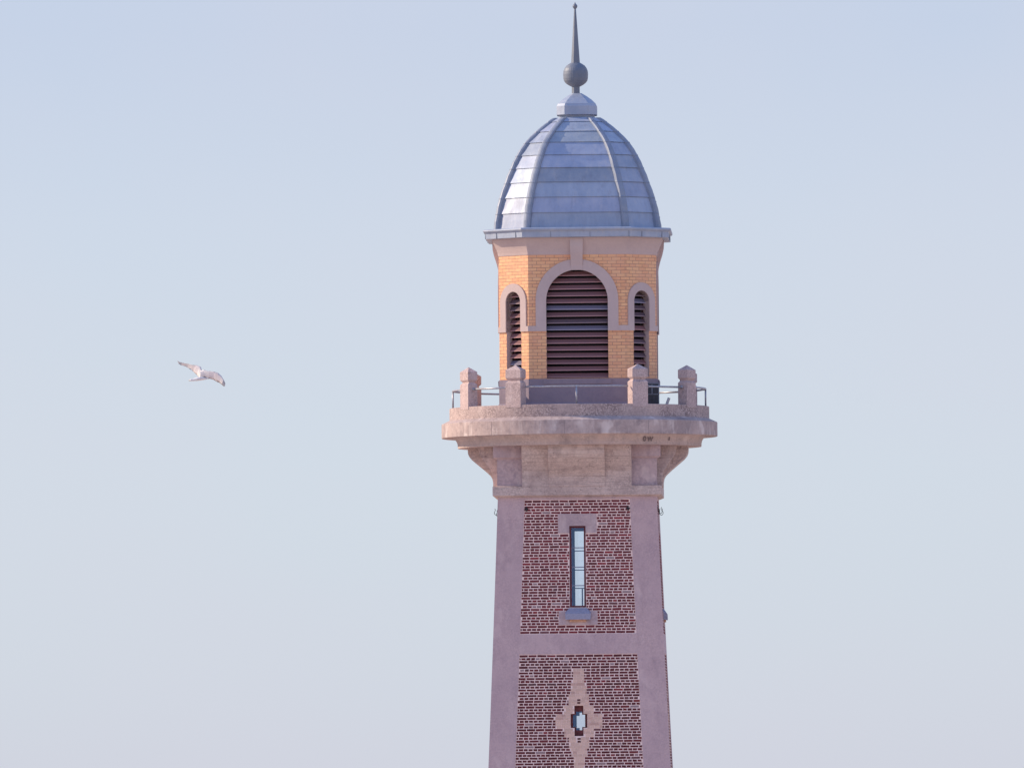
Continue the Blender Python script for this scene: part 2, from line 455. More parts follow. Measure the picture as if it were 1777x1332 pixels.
def rect_reveal(mb, fm, r, d0, d1, m=0):
    s0, s1, ya, yb = r; za, zb = Zs(yb), Zs(ya)
    P = [(s0, za), (s1, za), (s1, zb), (s0, zb)]
    for k in range(4):
        (a, b), (c, d) = P[k], P[(k + 1) % 4]
        mb.add([fm(a, d0, b), fm(c, d0, d), fm(c, d1, d), fm(a, d1, b)], [(0, 1, 2, 3)], m)
CROSS = lambda n, w_, hn, hwid: [(-n, -hn), (n, -hn), (n, -hwid), (w_, -hwid), (w_, hwid), (n, hwid), (n, hn), (-n, hn), (-n, hwid), (-w_, hwid), (-w_, -hwid), (-n, -hwid)]
for az in AZ4:
    fm = face_map(az, hw)
    # mortar beds
    mb = MB()
    ys = [P1[0], 912, 1053.5, P1[1]]
    cells(mb, fm, [P1[0], 912, 980, 1053.5, P1[1]], lambda z: [-pw(z), -14, 14, pw(z)], lambda i, j: i == 1 and j in (1, 2), -.85)
    bp1 = mb
    bk = MB(); pk = MB()
    gen_bricks(az, fm, P1[0], P1[1], [WIN, LINT, SILB], no_zone, bk, pk)
    o1 = mb.build('brick_panel', M['mortar'], SH); o1['label'] = 'upper dark red brick panel with thick pale joints'
    # merge bricks into the panel mesh: two materials
    bpy.data.objects.remove(o1)
    tot = MB(); tot.v = mb.v + bk.v; n0 = len(mb.v)
    tot.f = mb.f + [[i + n0 for i in f] for f in bk.f]; tot.m = [0] * len(mb.f) + [1] * len(bk.f)
    tot.c = mb.c + bk.c; tot.uv = [(0, 0)] * len(tot.v)
    o = tot.build('brick_panel', [M['mortar'], M['brick']], T, col=True)
    o['label'] = 'upper brick panel round the tall narrow window'
    mb = MB()
    cells(mb, fm, [P2[0], CR_N[2], CR_W[2], CR_W[3], CR_N[3], P2[1]], lambda z: [-pw(z), -14.3, -7.7, 7.7, 14.3, pw(z)],
          lambda i, j: (j == 2 and i in (1, 2, 3)) or (j in (1, 3) and i == 2), -.85)
    bk = MB(); pk = MB()
    dots = [(-2.8, 2.8, CY - 37.6, CY - 34.2), (-2.8, 2.8, CY - 32.8, CY - 29.4), (-2.8, 2.8, CY + 29.6, CY + 33.0), (-2.8, 2.8, CY + 34.4, CY + 37.8)]
    gen_bricks(az, fm, P2[0], P2[1], [CR_W, CR_N] + dots, cross_zone, bk, pk)
    for q in dots:
        za, zb = Zs(q[3] - .2), Zs(q[2] + .2)
        bk.add([fm(-2.7, -.25, za), fm(2.7, -.25, za), fm(2.7, -.25, zb), fm(-2.7, -.25, zb), fm(-2.7, -.95, za), fm(2.7, -.95, za), fm(2.7, -.95, zb), fm(-2.7, -.95, zb)],
               [(0, 1, 2, 3), (0, 4, 5, 1), (1, 5, 6, 2), (2, 6, 7, 3), (3, 7, 4, 0)], 0, None, (.08, .02, .025))
    tot = MB(); n0 = len(mb.v); n1 = n0 + len(bk.v)
    tot.v = mb.v + bk.v + pk.v
    tot.f = mb.f + [[i + n0 for i in f] for f in bk.f] + [[i + n1 for i in f] for f in pk.f]
    tot.m = [0] * len(mb.f) + [1] * len(bk.f) + [2] * len(pk.f); tot.c = mb.c + bk.c + pk.c; tot.uv = [(0, 0)] * len(tot.v)
    o = tot.build('brick_panel', [M['mortar'], M['brick'], M['palebrick']], T, col=True)
    o['label'] = 'lower brick panel with a stepped pale brick cross'
    # cross shaped opening
    X = MB()
    lo = [(a, b) for a, b in CROSS(7.7, 14.3, 26.3, 12.2)]; li = [(a, b) for a, b in CROSS(5.3, 10.4, 16.2, 10.6)]
    def cz(b): return Zs(CY + b)
    n = len(lo)
    for k in range(n):
        q = (k + 1) % n
        X.add([fm(lo[k][0], -.85, cz(lo[k][1])), fm(lo[q][0], -.85, cz(lo[q][1])), fm(lo[q][0], -9, cz(lo[q][1])), fm(lo[k][0], -9, cz(lo[k][1]))], [(3, 2, 1, 0)])
        X.add([fm(lo[k][0], -9, cz(lo[k][1])), fm(lo[q][0], -9, cz(lo[q][1])), fm(li[q][0], -9, cz(li[q][1])), fm(li[k][0], -9, cz(li[k][1]))], [(3, 2, 1, 0)])
        X.add([fm(li[k][0], -9, cz(li[k][1])), fm(li[q][0], -9, cz(li[q][1])), fm(li[q][0], -12.5, cz(li[q][1])), fm(li[k][0], -12.5, cz(li[k][1]))], [(3, 2, 1, 0)])
        X.add([fm(lo[k][0], -12.5, cz(lo[k][1])), fm(lo[q][0], -12.5, cz(lo[q][1])), fm(li[q][0], -12.5, cz(li[q][1])), fm(li[k][0], -12.5, cz(li[k][1]))], [(0, 1, 2, 3)])
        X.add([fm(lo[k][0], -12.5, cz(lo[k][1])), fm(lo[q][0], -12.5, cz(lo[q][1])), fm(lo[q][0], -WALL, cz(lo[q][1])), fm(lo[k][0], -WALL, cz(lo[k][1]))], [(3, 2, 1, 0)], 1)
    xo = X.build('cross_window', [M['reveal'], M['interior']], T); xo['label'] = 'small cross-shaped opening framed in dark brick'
    G = MB(); pts = [fm(a, -11, cz(b)) for a, b in li]
    G.add(pts, [tuple(range(n))]); G.build('pane', M['glass'], xo)
    # tall window: frame, muntins, pane, lintel, sill
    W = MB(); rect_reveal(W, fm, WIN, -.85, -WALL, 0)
    z0, z1 = Zs(WIN[3]), Zs(WIN[2])
    def bar(mb, s0, s1, za, zb, d0, d1, m=0):
        vs = [fm(s, d, z) for z in (za, zb) for d in (d0, d1) for s in (s0, s1)]
        mb.add(vs, [(0, 1, 3, 2), (4, 6, 7, 5), (0, 4, 5, 1), (2, 3, 7, 6), (0, 2, 6, 4), (1, 5, 7, 3)], m)
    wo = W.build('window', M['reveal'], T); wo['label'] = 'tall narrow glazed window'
    F = MB()
    bar(F, -13.9, -10.6, z0, z1, -9, -5); bar(F, 10.8, 13.9, z0, z1, -9, -5)
    bar(F, -10.6, 10.8, z0, z0 + 3.2, -9, -5.2); bar(F, -10.6, 10.8, z1 - 3.4, z1, -9, -5.2)
    F.build('frame', M['redframe'], wo)
    for y in (949.9, 983.5, 1015.5):
        Mn = MB(); bar(Mn, -10.6, 10.8, Zs(y) - .8, Zs(y) + .8, -8.5, -6.2); Mn.build('muntin', M['muntin'], wo)
    if az == math.pi:
        Mn = MB(); bar(Mn, -2.8, -.6, z0 + 3, Zs(1016), -12, -9.6); Mn.build('muntin', M['muntin'], wo)
    G = MB(); G.add([fm(-10.6, -7.6, z0 + 3), fm(10.8, -7.6, z0 + 3), fm(10.8, -7.6, z1 - 3), fm(-10.6, -7.6, z1 - 3)], [(0, 1, 2, 3)])
    G.build('pane', M['glass'], wo)
    L = MB()
    for (s0, s1, ya, yb) in ((-33, 33, 891, 912), (-33, -14, 912, 924.6), (14, 33, 912, 924.6)): bar(L, s0, s1, Zs(yb), Zs(ya), -3, .35)
    L.build('lintel', M['pier'], wo)
    S = MB(); bar(S, -33, 33, Zs(1083.8), Zs(1059.8), -3, .3); S.build('apron_stone', M['pier'], wo)
    S = MB()
    SD = 3 if az == AZ4[3] else (7 if az == AZ4[1] else 9)
    a = [(-14.8, .8, 1054.6), (14.8, .8, 1054.6), (22, SD, 1064.5), (-22, SD, 1064.5)]
    V = [fm(s, d, Zs(y)) for s, d, y in a] + [fm(21.5, SD, Zs(1074.5)), fm(-21.5, SD, Zs(1074.5)), fm(-21.5, -2, Zs(1074.5)), fm(21.5, -2, Zs(1074.5)),
                                              fm(-22, -2, Zs(1060.5)), fm(22, -2, Zs(1060.5))]
    S.add(V, [(0, 3, 2, 1), (3, 5, 4, 2), (5, 6, 7, 4), (3, 8, 6, 5), (2, 4, 7, 9), (0, 8, 3), (1, 2, 9)])
    S.build('sill', M['sillpaint'], wo)
    S = MB(); bar(S, -14.5, 14, Zs(1078.5), Zs(1074.3), -2, SD * .55); S.build('sill_bracket', M['sillunder'], wo)
    # wall anchors and hooks
    for sg in (-1, 1):
        A = MB(); zc = Zs(882.3); p = sg * (pw(zc) - 4.0)
        bar(A, p - 1.0, p + 1.0, zc - 4.0, zc + 4.0, -.4, 1.3); bar(A, p - 3.2, p + 3.2, zc - 1.2, zc + 1.2, -.3, 1.5)
        A.build('wall_anchor', M['iron_and_shade'], T)
    if az in (AZ4[1], AZ4[3]):
        for sg in (-1, 1):
            H = MB(); zc = Zs(884); hp = []
            s = sg * 60
            for k in range(12):
                a_ = -math.pi * .9 + k / 11 * math.pi * 1.25
                hp.append(fm(s, 4.2 + 3.2 * math.cos(a_), zc - 2 + 4.0 * math.sin(a_)))
            hp = [fm(s, -1, zc - 1)] + hp + [fm(s, 6.8, zc + 5)]
            H.tube(hp, .55, 6); H.build('iron_hook', M['iron_and_shade'], T)

# panels of the storeys below
for az in AZ4:
    fm = face_map(az, hw)
    for (a, b) in LOWER:
        mb = MB(); cells(mb, fm, [a, (a + b) / 2, b], lambda z: [-pw(z), pw(z)], lambda i, j: False, -.85)
        if az == 0 or a == LOWER[0][0]:
            bk = MB(); pk = MB(); gen_bricks(az, fm, a, b, [], no_zone, bk, pk)
            n0 = len(mb.v); mb.v += bk.v; mb.m += [1] * len(bk.f); mb.f += [[i + n0 for i in f] for f in bk.f]; mb.c += bk.c; mb.uv = [(0, 0)] * len(mb.v)
        mb.build('brick_panel', [M['mortar'], M['brick']], T, col=True)

# ------------------------------------------------------------------ band and consoles under the balcony
b = MB()
b.loft([square(136.5, Z(862, 140)), square(140, Z(861, 145)), square(145.6, Z(858.4, 148)), square(145.6, Z(843.2, 148)), square(137.5, Z(841.5, 140))])
b.build('string_band', M['console'], T)
b = MB()
b.loft([square(137.6, Z(842, 140)), square(137.6, Z(796, 140)), square(144.2, Z(792, 146)), square(144.2, Z(765, 146))], cap1=True)
b.build('corbel_core', M['pier'], T)
profB = [(100, 850), (148.0, 847), (148.3, 838), (149.6, 831), (152.4, 826), (156.5, 822), (163, 816), (175, 806), (184.5, 798), (189.5, 792), (191.5, 787), (192, 782), (192, 764), (100, 764)]
profA = [(100, 850), (147.9, 847), (147.6, 838), (148.2, 829), (150.0, 821), (154, 814), (159, 807), (164.5, 800), (169, 793), (172, 785.5), (173, 780), (173, 764), (100, 764)]
def extr(mb, fm, prof, s0, s1, m=0, taper=None):
    n = len(prof)
    vs = [fm(s0, r, z) for r, z in prof] + [fm(s1, r, z) for r, z in prof]
    fs = [(k, (k + 1) % n, n + (k + 1) % n, n + k) for k in range(n)]
    fs += [tuple(range(n))[::-1], tuple(range(n, 2 * n))]
    mb.add(vs, fs, m)
for az in AZ4:
    fm = face_map(az, 0)
    c = MB(); extr(c, fm, [(r - 1.9, Z(y)) for r, y in profA], -94.5, 94.5)
    c.build('console', M['console'], T)
    c = MB(); extr(c, fm, [(r - 1.2, Z(y)) for r, y in profB], -48.5, 48.5)
    c.build('console', M['console'], T)['label'] = 'raised middle tongue of the flared console'

# ------------------------------------------------------------------ balcony
NS = 160
b = MB(); b.lathe([(120, Z(776.6)), (211.5, Z(776.6)), (211.7, Z(771)), (213.0, Z(766)), (216, Z(761.5)), (219.5, Z(758.6)), (219.5, Z(757))], NS, cap=False)
b.build('cove_moulding', M['cove'], T)
b = MB(); b.lathe([(200, Z(759.3)), (238.7, Z(759.3)), (239.5, Z(758.6)), (239.5, Z(735.2)), (239, Z(734.6)), (226, Z(728.6)), (225, Z(728.4))], NS, cap=False)
RG = b.build('balcony_ring', [M['ring'], M['iron_and_shade']], T)
for deg in (-78, -38, -5, 31, 73, 112, 150, 185, 222, 251):
    fm_ = face_map(R(deg), 0); q = MB()
    zz0, zz1 = Z(759), Z(735.2); w0 = .22
    q.add([fm_(x, d_, z_) for z_ in (zz0, zz1) for d_ in (238, 239.62) for x in (-w0, w0)], [(0, 1, 3, 2), (4, 6, 7, 5), (0, 4, 5, 1), (2, 3, 7, 6), (0, 2, 6, 4), (1, 5, 7, 3)])
    n0 = len(b.v); b.v += q.v; b.f += [[i + n0 for i in f] for f in q.f]; b.m += [1] * len(q.f); b.c += q.c; b.uv += q.uv
bpy.data.objects.remove(RG); b.build('balcony_ring', [M['ring'], M['inkmark']], T)
b = MB(); b.lathe([(225.5, Z(729)), (225.5, Z(708.2)), (224.7, Z(707.5)), (208.5, Z(707.5)), (207.5, Z(708)), (207.5, Z(730)), (100, Z(729.5))], NS, cap=False)
b.build('parapet', M['drum'], T)
zap = Z(635.2, 108)
def radial(az): return face_map(az, 0)
for deg in (-60.5, -29, 29, 60.5, 119.5, 151, 209, 240.5):
    fm = radial(R(deg)); T2, D2, RC = 15.0, 9.2, 216.6
    def rect(i, z, e=0):
        t2, d2 = T2 - i, D2 - i
        return [fm(t2, RC + d2, z), fm(t2, RC - d2, z), fm(-t2, RC - d2, z), fm(-t2, RC + d2, z)][::-1]
    p = MB()
    lv = [(0, Z(712)), (0, zap - 30.5), (.9, zap - 29.4), (3.2, zap - 27.0), (3.4, zap - 26.2), (.8, zap - 23.4), (0, zap - 22.2), (0, zap - 8.6), (.4, zap - 8.0)]
    loops = [rect(i, z) for i, z in lv]
    lastx = [fm(.6, RC + .4, zap), fm(.6, RC - .4, zap), fm(-.6, RC - .4, zap), fm(-.6, RC + .4, zap)][::-1]
    p.loft(loops + [lastx], cap1=True)
    o = p.build('parapet_post', M['post'], T)
    bv = o.modifiers.new('bevel', 'BEVEL'); bv.width = .45 * U; bv.segments = 2; bv.limit_method = 'ANGLE'; bv.angle_limit = R(25)
zr = Z(669.4, 219)
def pol(deg, r, z): a = R(deg); return (r * math.sin(a), -r * math.cos(a), z)
for c0 in (0, 90, 180, 270):
    p = MB()
    pts = []
    for k in range(-24, 25, 4):
        rr = 217.2 + 2.2 * math.cos(R(k * 3.7)); pts.append(pol(c0 + k, rr, zr + random.uniform(-.15, .15)))
    p.tube(pts, 1.7, 10); p.tube([pol(c0, 219.4, Z(708)), pol(c0, 219.4, zr)], 1.6, 10)
    p.build('guard_rail', M['rail'], T, smooth=True)
    p = MB(); p.tube([pol(c0 + 33, 217, zr - .6), pol(c0 + 57, 217, zr - .6)], 1.7, 10)
    for s_ in (34.2, 55.8): p.tube([pol(c0 + s_, 217, zr - .6), pol(c0 + s_ + (.2 if s_ < 40 else -.2), 217, zr - .6)], 3.0, 10)
    p.build('guard_rail', M['rail'], T, smooth=True)

# ------------------------------------------------------------------ belfry
WB, FB = 135.9, 84.0
ztop = Z(441, 138); zbr = Z(657, 138); zdk = Z(729.5)
LOUV_H, ZSP = 53.2, Z(521, 138); ZSILL = Z(655.5, 138)
CH_H = 18.3; ZSPC = Z(504.8, 111) - CH_H
def arc(h, zs, n=28, a0=math.pi, a1=0.0):
    return [(h * math.cos(a0 + (a1 - a0) * k / n), zs + h * math.sin(a0 + (a1 - a0) * k / n)) for k in range(n + 1)]
wall = MB(); core = MB()
faces8 = []
for k in range(8):
    az = k * math.pi / 4
    card = k % 2 == 0
    dist = WB if card else (WB + FB) / math.sqrt(2)
    half = FB if card else (WB - FB) / math.sqrt(2)
    faces8.append((az, card, dist, half))
for az, card, dist, half in faces8:
    fm = face_map(az, dist)
    h = LOUV_H if card else CH_H; zs = ZSP if card else ZSPC; zb = ZSILL + (0 if card else 2)
    A = arc(h, zs)
    mid = len(A) // 2
    L = [(-half, zbr), (0, zbr), (0, zb), (-h, zb)] + A[:mid + 1] + [(0, ztop), (-half, ztop)]
    Rr = [(half, zbr), (half, ztop), (0, ztop)] + A[mid:] + [(h, zb), (0, zb), (0, zbr)]
    u0 = az * 2.1
    for poly in (L, Rr):
        wall.add([fm(s, 0, z) for s, z in poly], [tuple(range(len(poly)))], 0, [(s * U + u0, z * U) for s, z in poly])
    B = [(-h, zb)] + A + [(h, zb)]
    for i in range(len(B)):
        a, c = B[i], B[(i + 1) % len(B)]
        wall.add([fm(a[0], 0, a[1]), fm(c[0], 0, c[1]), fm(c[0], -13, c[1]), fm(a[0], -13, a[1])], [(3, 2, 1, 0)], 0 if max(a[1], c[1]) < Z(574, 140) else 1,
                 [(0, a[1] * U), (0, c[1] * U), (.15, c[1] * U), (.15, a[1] * U)])
BW = wall.build('belfry_wall', [M['ybrick'], M['trim']], T, uv=True)
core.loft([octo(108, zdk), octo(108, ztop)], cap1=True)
core.build('dark_baffle', M['void'], BW)  # added baffle box, blocks the sky showing through opposite louvres

for az, card, dist, half in faces8:
    fm = face_map(az, dist)
    h = LOUV_H if card else CH_H; zs = ZSP if card else ZSPC; zb = ZSILL + (0 if card else 2)
    ho = 71.5 if card else 32.3
    lw = empty('louvred_window', T)
    lw['label'] = 'wide round-arched louvred opening' if card else 'narrow round-arched louvred opening'
    zl = Z(573.8, 140)
    # surround
    s = MB(); O = [(-ho, zl)] + arc(ho, zs + (0 if card else 0)) + [(ho, zl)]; I = [(-h, zl)] + arc(h, zs) + [(h, zl)]
    d = 2.3
    for i in range(len(O) - 1):
        s.add([fm(O[i][0], d, O[i][1]), fm(O[i + 1][0], d, O[i + 1][1]), fm(I[i + 1][0], d, I[i + 1][1]), fm(I[i][0], d, I[i][1])], [(3, 2, 1, 0)])
        s.add([fm(O[i][0], d, O[i][1]), fm(O[i][0], -.5, O[i][1]), fm(O[i + 1][0], -.5, O[i + 1][1]), fm(O[i + 1][0], d, O[i + 1][1])], [(3, 2, 1, 0)])
        s.add([fm(I[i][0], d, I[i][1]), fm(I[i][0], -12.8, I[i][1]), fm(I[i + 1][0], -12.8, I[i + 1][1]), fm(I[i + 1][0], d, I[i + 1][1])], [(0, 1, 2, 3)])
    for sg in (-1, 1):
        a, c = sorted((sg * h, sg * ho))
        s.add([fm(a, d, zl), fm(c, d, zl), fm(c, -.5, zl), fm(a, -.5, zl)], [(3, 2, 1, 0)])
        e0, e1 = sorted((sg * ho, sg * (half + d * .41)))
        za, zb_ = zl, Z(564.5, 140)
        vs = [fm(x, dd, zz) for zz in (za, zb_) for dd in (-.5, d - .05) for x in (e0, e1)]
        s.add(vs, [(0, 1, 3, 2), (4, 6, 7, 5), (0, 4, 5, 1), (2, 3, 7, 6), (0, 2, 6, 4), (1, 5, 7, 3)])
    s.build('surround', M['trim'], lw)
    # slats
    s = MB(); z = ZSILL + 1.2
    pitch = 11.68; k = 0
    while z < zs + h - 2:
        for seg in range(1):
            def hh(zz): 
                if zz <= zs: return h
                q = h * h - (zz - zs) ** 2
                return math.sqrt(q) if q > 0 else 0
            wdt0, wdt1 = hh(z), hh(z + 7.8)
            wd = min(wdt0, h)
            wt = max(wdt1, 3)
            if wd < 3: break
            rr = random.random()
            c = (.22, .105, .11) if rr < .6 else ((.15, .135, .19) if rr < .82 else (.13, .085, .10))
            kk = random.uniform(.85, 1.2); c = tuple(x * kk for x in c)
            sag = random.uniform(-.25, .25)
            P = [(-7.2, 0), (-7.2, 1.3), (-12.3, 7.8), (-13.1, 7.0)]
            lo_ = [fm(-(wd if dz < 4 else wt), dd, z + dz + sag) for dd, dz in P]; hi_ = [fm((wd if dz < 4 else wt), dd, z + dz - sag) for dd, dz in P]
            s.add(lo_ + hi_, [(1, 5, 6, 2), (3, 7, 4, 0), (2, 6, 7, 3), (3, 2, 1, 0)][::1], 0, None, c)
            s.add(lo_ + hi_, [(0, 4, 5, 1)], 0, None, tuple(min(1, x * 1.8 + .09) for x in c))  # paler front lip: weathered edge with a highlight put into its colour
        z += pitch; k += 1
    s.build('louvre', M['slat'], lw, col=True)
    if card:
        # keystone
        kp = [(140 - 6, 474), (139.8, 474), (140.6, 466), (143.4, 455), (147, 444), (149.6, 433), (150.2, 422), (150.2, 418.5), (134, 418.5)]
        fk = face_map(az, 0); n = len(kp); vs = []
        for sg in (-1, 1):
            for r, y in kp:
                vs.append(fk(sg * (9.6 + (474 - y) * .035), r - 1.2, Z(y)))
        s = MB(); s.add(vs, [(k, (k + 1) % n, n + (k + 1) % n, n + k) for k in range(n)] + [tuple(range(n))[::-1], tuple(range(n, 2 * n))])
        s.build('keystone', M['trim'], lw)
        s = MB(); z0, z1 = Z(666, 140), Z(657.2, 140)
        vs = [fm(x, dd, zz) for zz, e in ((z0, 3.2), (z1, 3.6)) for dd in (-12, e) for x in (-58.7, 58.7)]
        s.add(vs, [(0, 1, 3, 2), (4, 6, 7, 5), (0, 4, 5, 1), (2, 3, 7, 6), (0, 2, 6, 4), (1, 5, 7, 3)])
        s.build('sill', M['base'], lw)
# plinth
b = MB(); b.loft([octo(139, zdk, 85.5), octo(139, Z(700, 138), 85.5), octo(137.2, Z(698, 138), 84.6), octo(137.2, zbr + .2, 84.6), octo(134, zbr + .3, 84)])
b.build('plinth', M['base'], T)
# cornice flare
def oc(w, z):
    w -= 1.7; return octo(w, z, FB + (w - WB) * .4142)
b = MB(); b.loft([oc(137, ztop - .8), oc(138.6, ztop), oc(139.6, Z(436, 140)), oc(141.6, Z(430, 141)), oc(144.4, Z(423.5, 143)), oc(147.4, Z(417, 146)), oc(149, Z(413, 148)), oc(149.2, Z(409, 149))], cap1=True)
b.build('cornice', M['trim'], T)
# gutter
b = MB(); b.loft([oc(147, Z(411.2, 150)), oc(158.5, Z(410.4, 160)), oc(159.6, Z(410, 160)), oc(160.2, Z(401, 160)), oc(161.2, Z(399.4, 160)), oc(163.2, Z(398.6, 162)), oc(164.4, Z(396.6, 164)), oc(164.2, Z(394.6, 164)), oc(162.6, Z(393.6, 163)),
                  oc(160.5, Z(394.6, 160)), oc(150, Z(393.5, 150)), oc(136, Z(393.5, 142))])
for az, card, dist, half in faces8:
    fm = face_map(az, dist + (158.6 - WB))
    for s0 in ((-44, 24, 91) if card else (-18, 30)):
        vs = [fm(s0 + x, dd, zz) for zz in (Z(410.2, 160), Z(400, 160)) for dd in (-1, .45) for x in (-.3, .3)]
        b.add(vs, [(0, 1, 3, 2), (4, 6, 7, 5), (0, 4, 5, 1), (2, 3, 7, 6), (0, 2, 6, 4), (1, 5, 7, 3)], 1)
b.build('gutter', [M['zinc'], M['lead']], T)

# ------------------------------------------------------------------ dome
DP = [(37, 205), (47, 212.4), (68, 230.3), (86.5, 250), (100.5, 272.6), (110.8, 295.3), (120.5, 320.6), (129.5, 347), (135.5, 374), (139.3, 401)]
DP = [(w_ - 1, Z(y)) for w_, y in DP]
dome = MB()
for k in range(len(DP) - 1):
    (wa, za), (wb, zb) = DP[k], DP[k + 1]      # a upper, b lower
    lap = 1.5 if k < len(DP) - 2 else .2
    A = octo(wa + .1, za); B = octo(wb + lap, zb)
    C = octo(wb - 1.0, zb + .6)
    for i in range(8):
        j = (i + 1) % 8
        a0, a1, b0, b1 = Vector(A[i]), Vector(A[j]), Vector(B[i]), Vector(B[j])
        # each course is several sheets, each lying at its own slight tilt
        ns = 2 if (i % 2 == 1) else 1
        cuts = [0, 1]
        nrm = (a1 - a0).cross(b0 - a0).normalized()
        if nrm.dot(Vector((a0.x, a0.y, 0))) < 0: nrm = -nrm
        nx = 10; nyy = 4; grid = []
        ph = random.uniform(0, 6); am = random.uniform(.15, .42)
        for r in range(nyy + 1):
            for q in range(nx + 1):
                u, v = q / nx, r / nyy
                p = (a0.lerp(a1, u)).lerp(b0.lerp(b1, u), v)
                e = am * math.sin(math.pi * v) * (math.sin(ph + u * 7) * .5 + math.sin(ph * 2 + u * 13) * .35) * (1 - abs(2 * u - 1) ** 4)
                p = p + nrm * e; grid.append(tuple(p))
        fs = []
        for r in range(nyy):
            for q in range(nx):
                o_ = r * (nx + 1) + q
                fs.append((o_, o_ + nx + 1, o_ + nx + 2, o_ + 1))
        kk = random.uniform(.86, 1.10); dome.add(grid, fs, 0, None, (kk, kk * random.uniform(.98, 1.02), kk * random.uniform(.97, 1.05)))
        dome.add([B[i], C[i], C[j], B[j]], [(0, 1, 2, 3)], 1)  # lap underside in near black: the lip's thin shadow put into the colour
DM = dome.build('dome', [M['sheet'], M['iron_and_shade']], T, col=True)
for p in DM.data.polygons:
    if p.material_index == 0: p.use_smooth = False
for i in range(8):
    azr = [R(22.5), R(67.5), R(112.5), R(157.5), R(202.5), R(247.5), R(292.5), R(337.5)][i]
    o_ = Vector((math.sin(azr), -math.cos(azr), 0)); t_ = Vector((math.cos(azr), math.sin(azr), 0))
    path = []
    for k in range(len(DP) - 1):
        for q in (0, .5):
            (wa, za), (wb, zb) = DP[k], DP[k + 1]
            path.append((wa + (wb - wa) * q + (.9 if q else 0), za + (zb - za) * q))
    path.append(DP[-1])
    def sect(w_, z, sc_, lift=0):
        idx = {0: (1, .6145), 1: (.6145, 1), 2: (.6145, 1), 3: (1, .6145)}
        cx, cy = [(.6145, -1), (1, -.6145), (1, .6145), (.6145, 1), (-.6145, 1), (-1, .6145), (-1, -.6145), (-.6145, -1)][i]
        c = Vector((cx * w_, cy * w_, z)); sc2 = sc_
        P = [(-6.4, -4.4), (-6.2, 2.2), (-4.4, 4.9 + lift), (-1.2, 5.6 + lift), (1.2, 5.6 + lift), (4.4, 4.9 + lift), (6.2, 2.2), (6.4, -4.4)]
        ex = .5 if lift else 0
        return [tuple(c + t_ * (a * sc2 + (ex if a > 0 else -ex)) + o_ * b_) for a, b_ in P]
    rb = MB()
    loops = [sect(w_, z, .72 + .28 * min(1, n / 10)) for n, (w_, z) in enumerate(path)]
    rb.loft(loops, 0, True, True)
    for k in range(1, len(DP) - 1):
        w_, z = DP[k]; s_ = .72 + .28 * min(1, 2 * k / 10)
        rb.loft([sect(w_ - .4, z + .8, s_, .55), sect(w_ + .4, z - .8, s_, .55)], 0, True, True)
    rb.build('dome_rib', M['zinc_dark'], T)
# cap block and finial
b = MB()
def o2(w_, y): return octo(w_, Z(y, w_), w_ * .6)
b.loft([o2(33, 209), o2(30.5, 206), o2(30.5, 199), o2(34.2, 198.2), o2(34.8, 197.5), o2(34.8, 182.6), o2(33.4, 180), o2(33.0, 178.6), o2(26, 172), o2(17, 165.8), o2(8.4, 161)], cap1=True)
b.build('dome_cap', M['zinc'], T)
b = MB(); zf = lambda y: Z(y)
b.lathe([(7.4, zf(163)), (7.4, zf(148))], 8, a0=R(22.5))
b.lathe([(7.6, zf(149.6)), (12.5, zf(147.2)), (17.6, zf(143.4)), (20.4, zf(139.6)), (21.4, zf(135)), (21.7, zf(128)), (21.2, zf(122.5)), (19.3, zf(117.6)), (16.0, zf(113.2)), (11.6, zf(110.1)), (8.2, zf(108.2))], 32)
b.lathe([(8.2, zf(108.6)), (6.2, zf(80)), (3.9, zf(45)), (1.7, zf(14))], 8, a0=R(22.5))
b.lathe([(1.8, zf(14.4)), (3.6, zf(12.2)), (4.3, zf(9.6)), (3.5, zf(7.4)), (1.6, zf(5.6)), (.3, zf(2.6))], 16)
fo = b.build('finial', M['lead'], T)
for p in fo.data.polygons:
    if len(p.vertices) == 4: p.use_smooth = False

for o in T.children:
    n = o.name.split('.')[0]
    if n in ('belfry_wall', 'louvred_window', 'plinth', 'cornice', 'gutter', 'dome', 'dome_rib', 'dome_cap'): o.location.x = 2.8 * U
    if n in ('cove_moulding', 'balcony_ring', 'parapet', 'parapet_post', 'guard_rail'): o.location.x = 2.2 * U
    if n == 'finial': o.location.x = 1.0 * U

# painted marks on the moulding
def text_mark(txt, x, y, size, r):
    cu = bpy.data.curves.new('painted_mark', 'FONT'); cu.body = txt; cu.size = size * U; cu.extrude = .12 * U; cu.offset = .35 * U
    cu.align_x = 'CENTER'; cu.align_y = 'CENTER'
    tmp = bpy.data.objects.new('tmp', cu); sc.collection.objects.link(tmp)
    dg = bpy.context.evaluated_depsgraph_get(); me = bpy.data.meshes.new_from_object(tmp.evaluated_get(dg)); bpy.data.objects.remove(tmp)
    me.name = 'painted_mark'; me.materials.clear(); me.materials.append(M['inkmark'])
    a = math.asin(x / r)
    o = bpy.data.objects.new('painted_mark', me); sc.collection.objects.link(o); o.parent = T
    o.matrix_local = Matrix.Translation((r * math.sin(a) * U, -r * math.cos(a) * U, Z(y, r) * U)) @ Matrix.Rotation(a, 4, 'Z') @ Matrix.Rotation(R(90 + 14), 4, 'X')
    return o
text_mark('0', 118, 761.5, 13, 215.2)
text_mark('W', 127.5, 762, 11, 215.2)
text_mark('2', 160, 760.5, 8, 215.6)

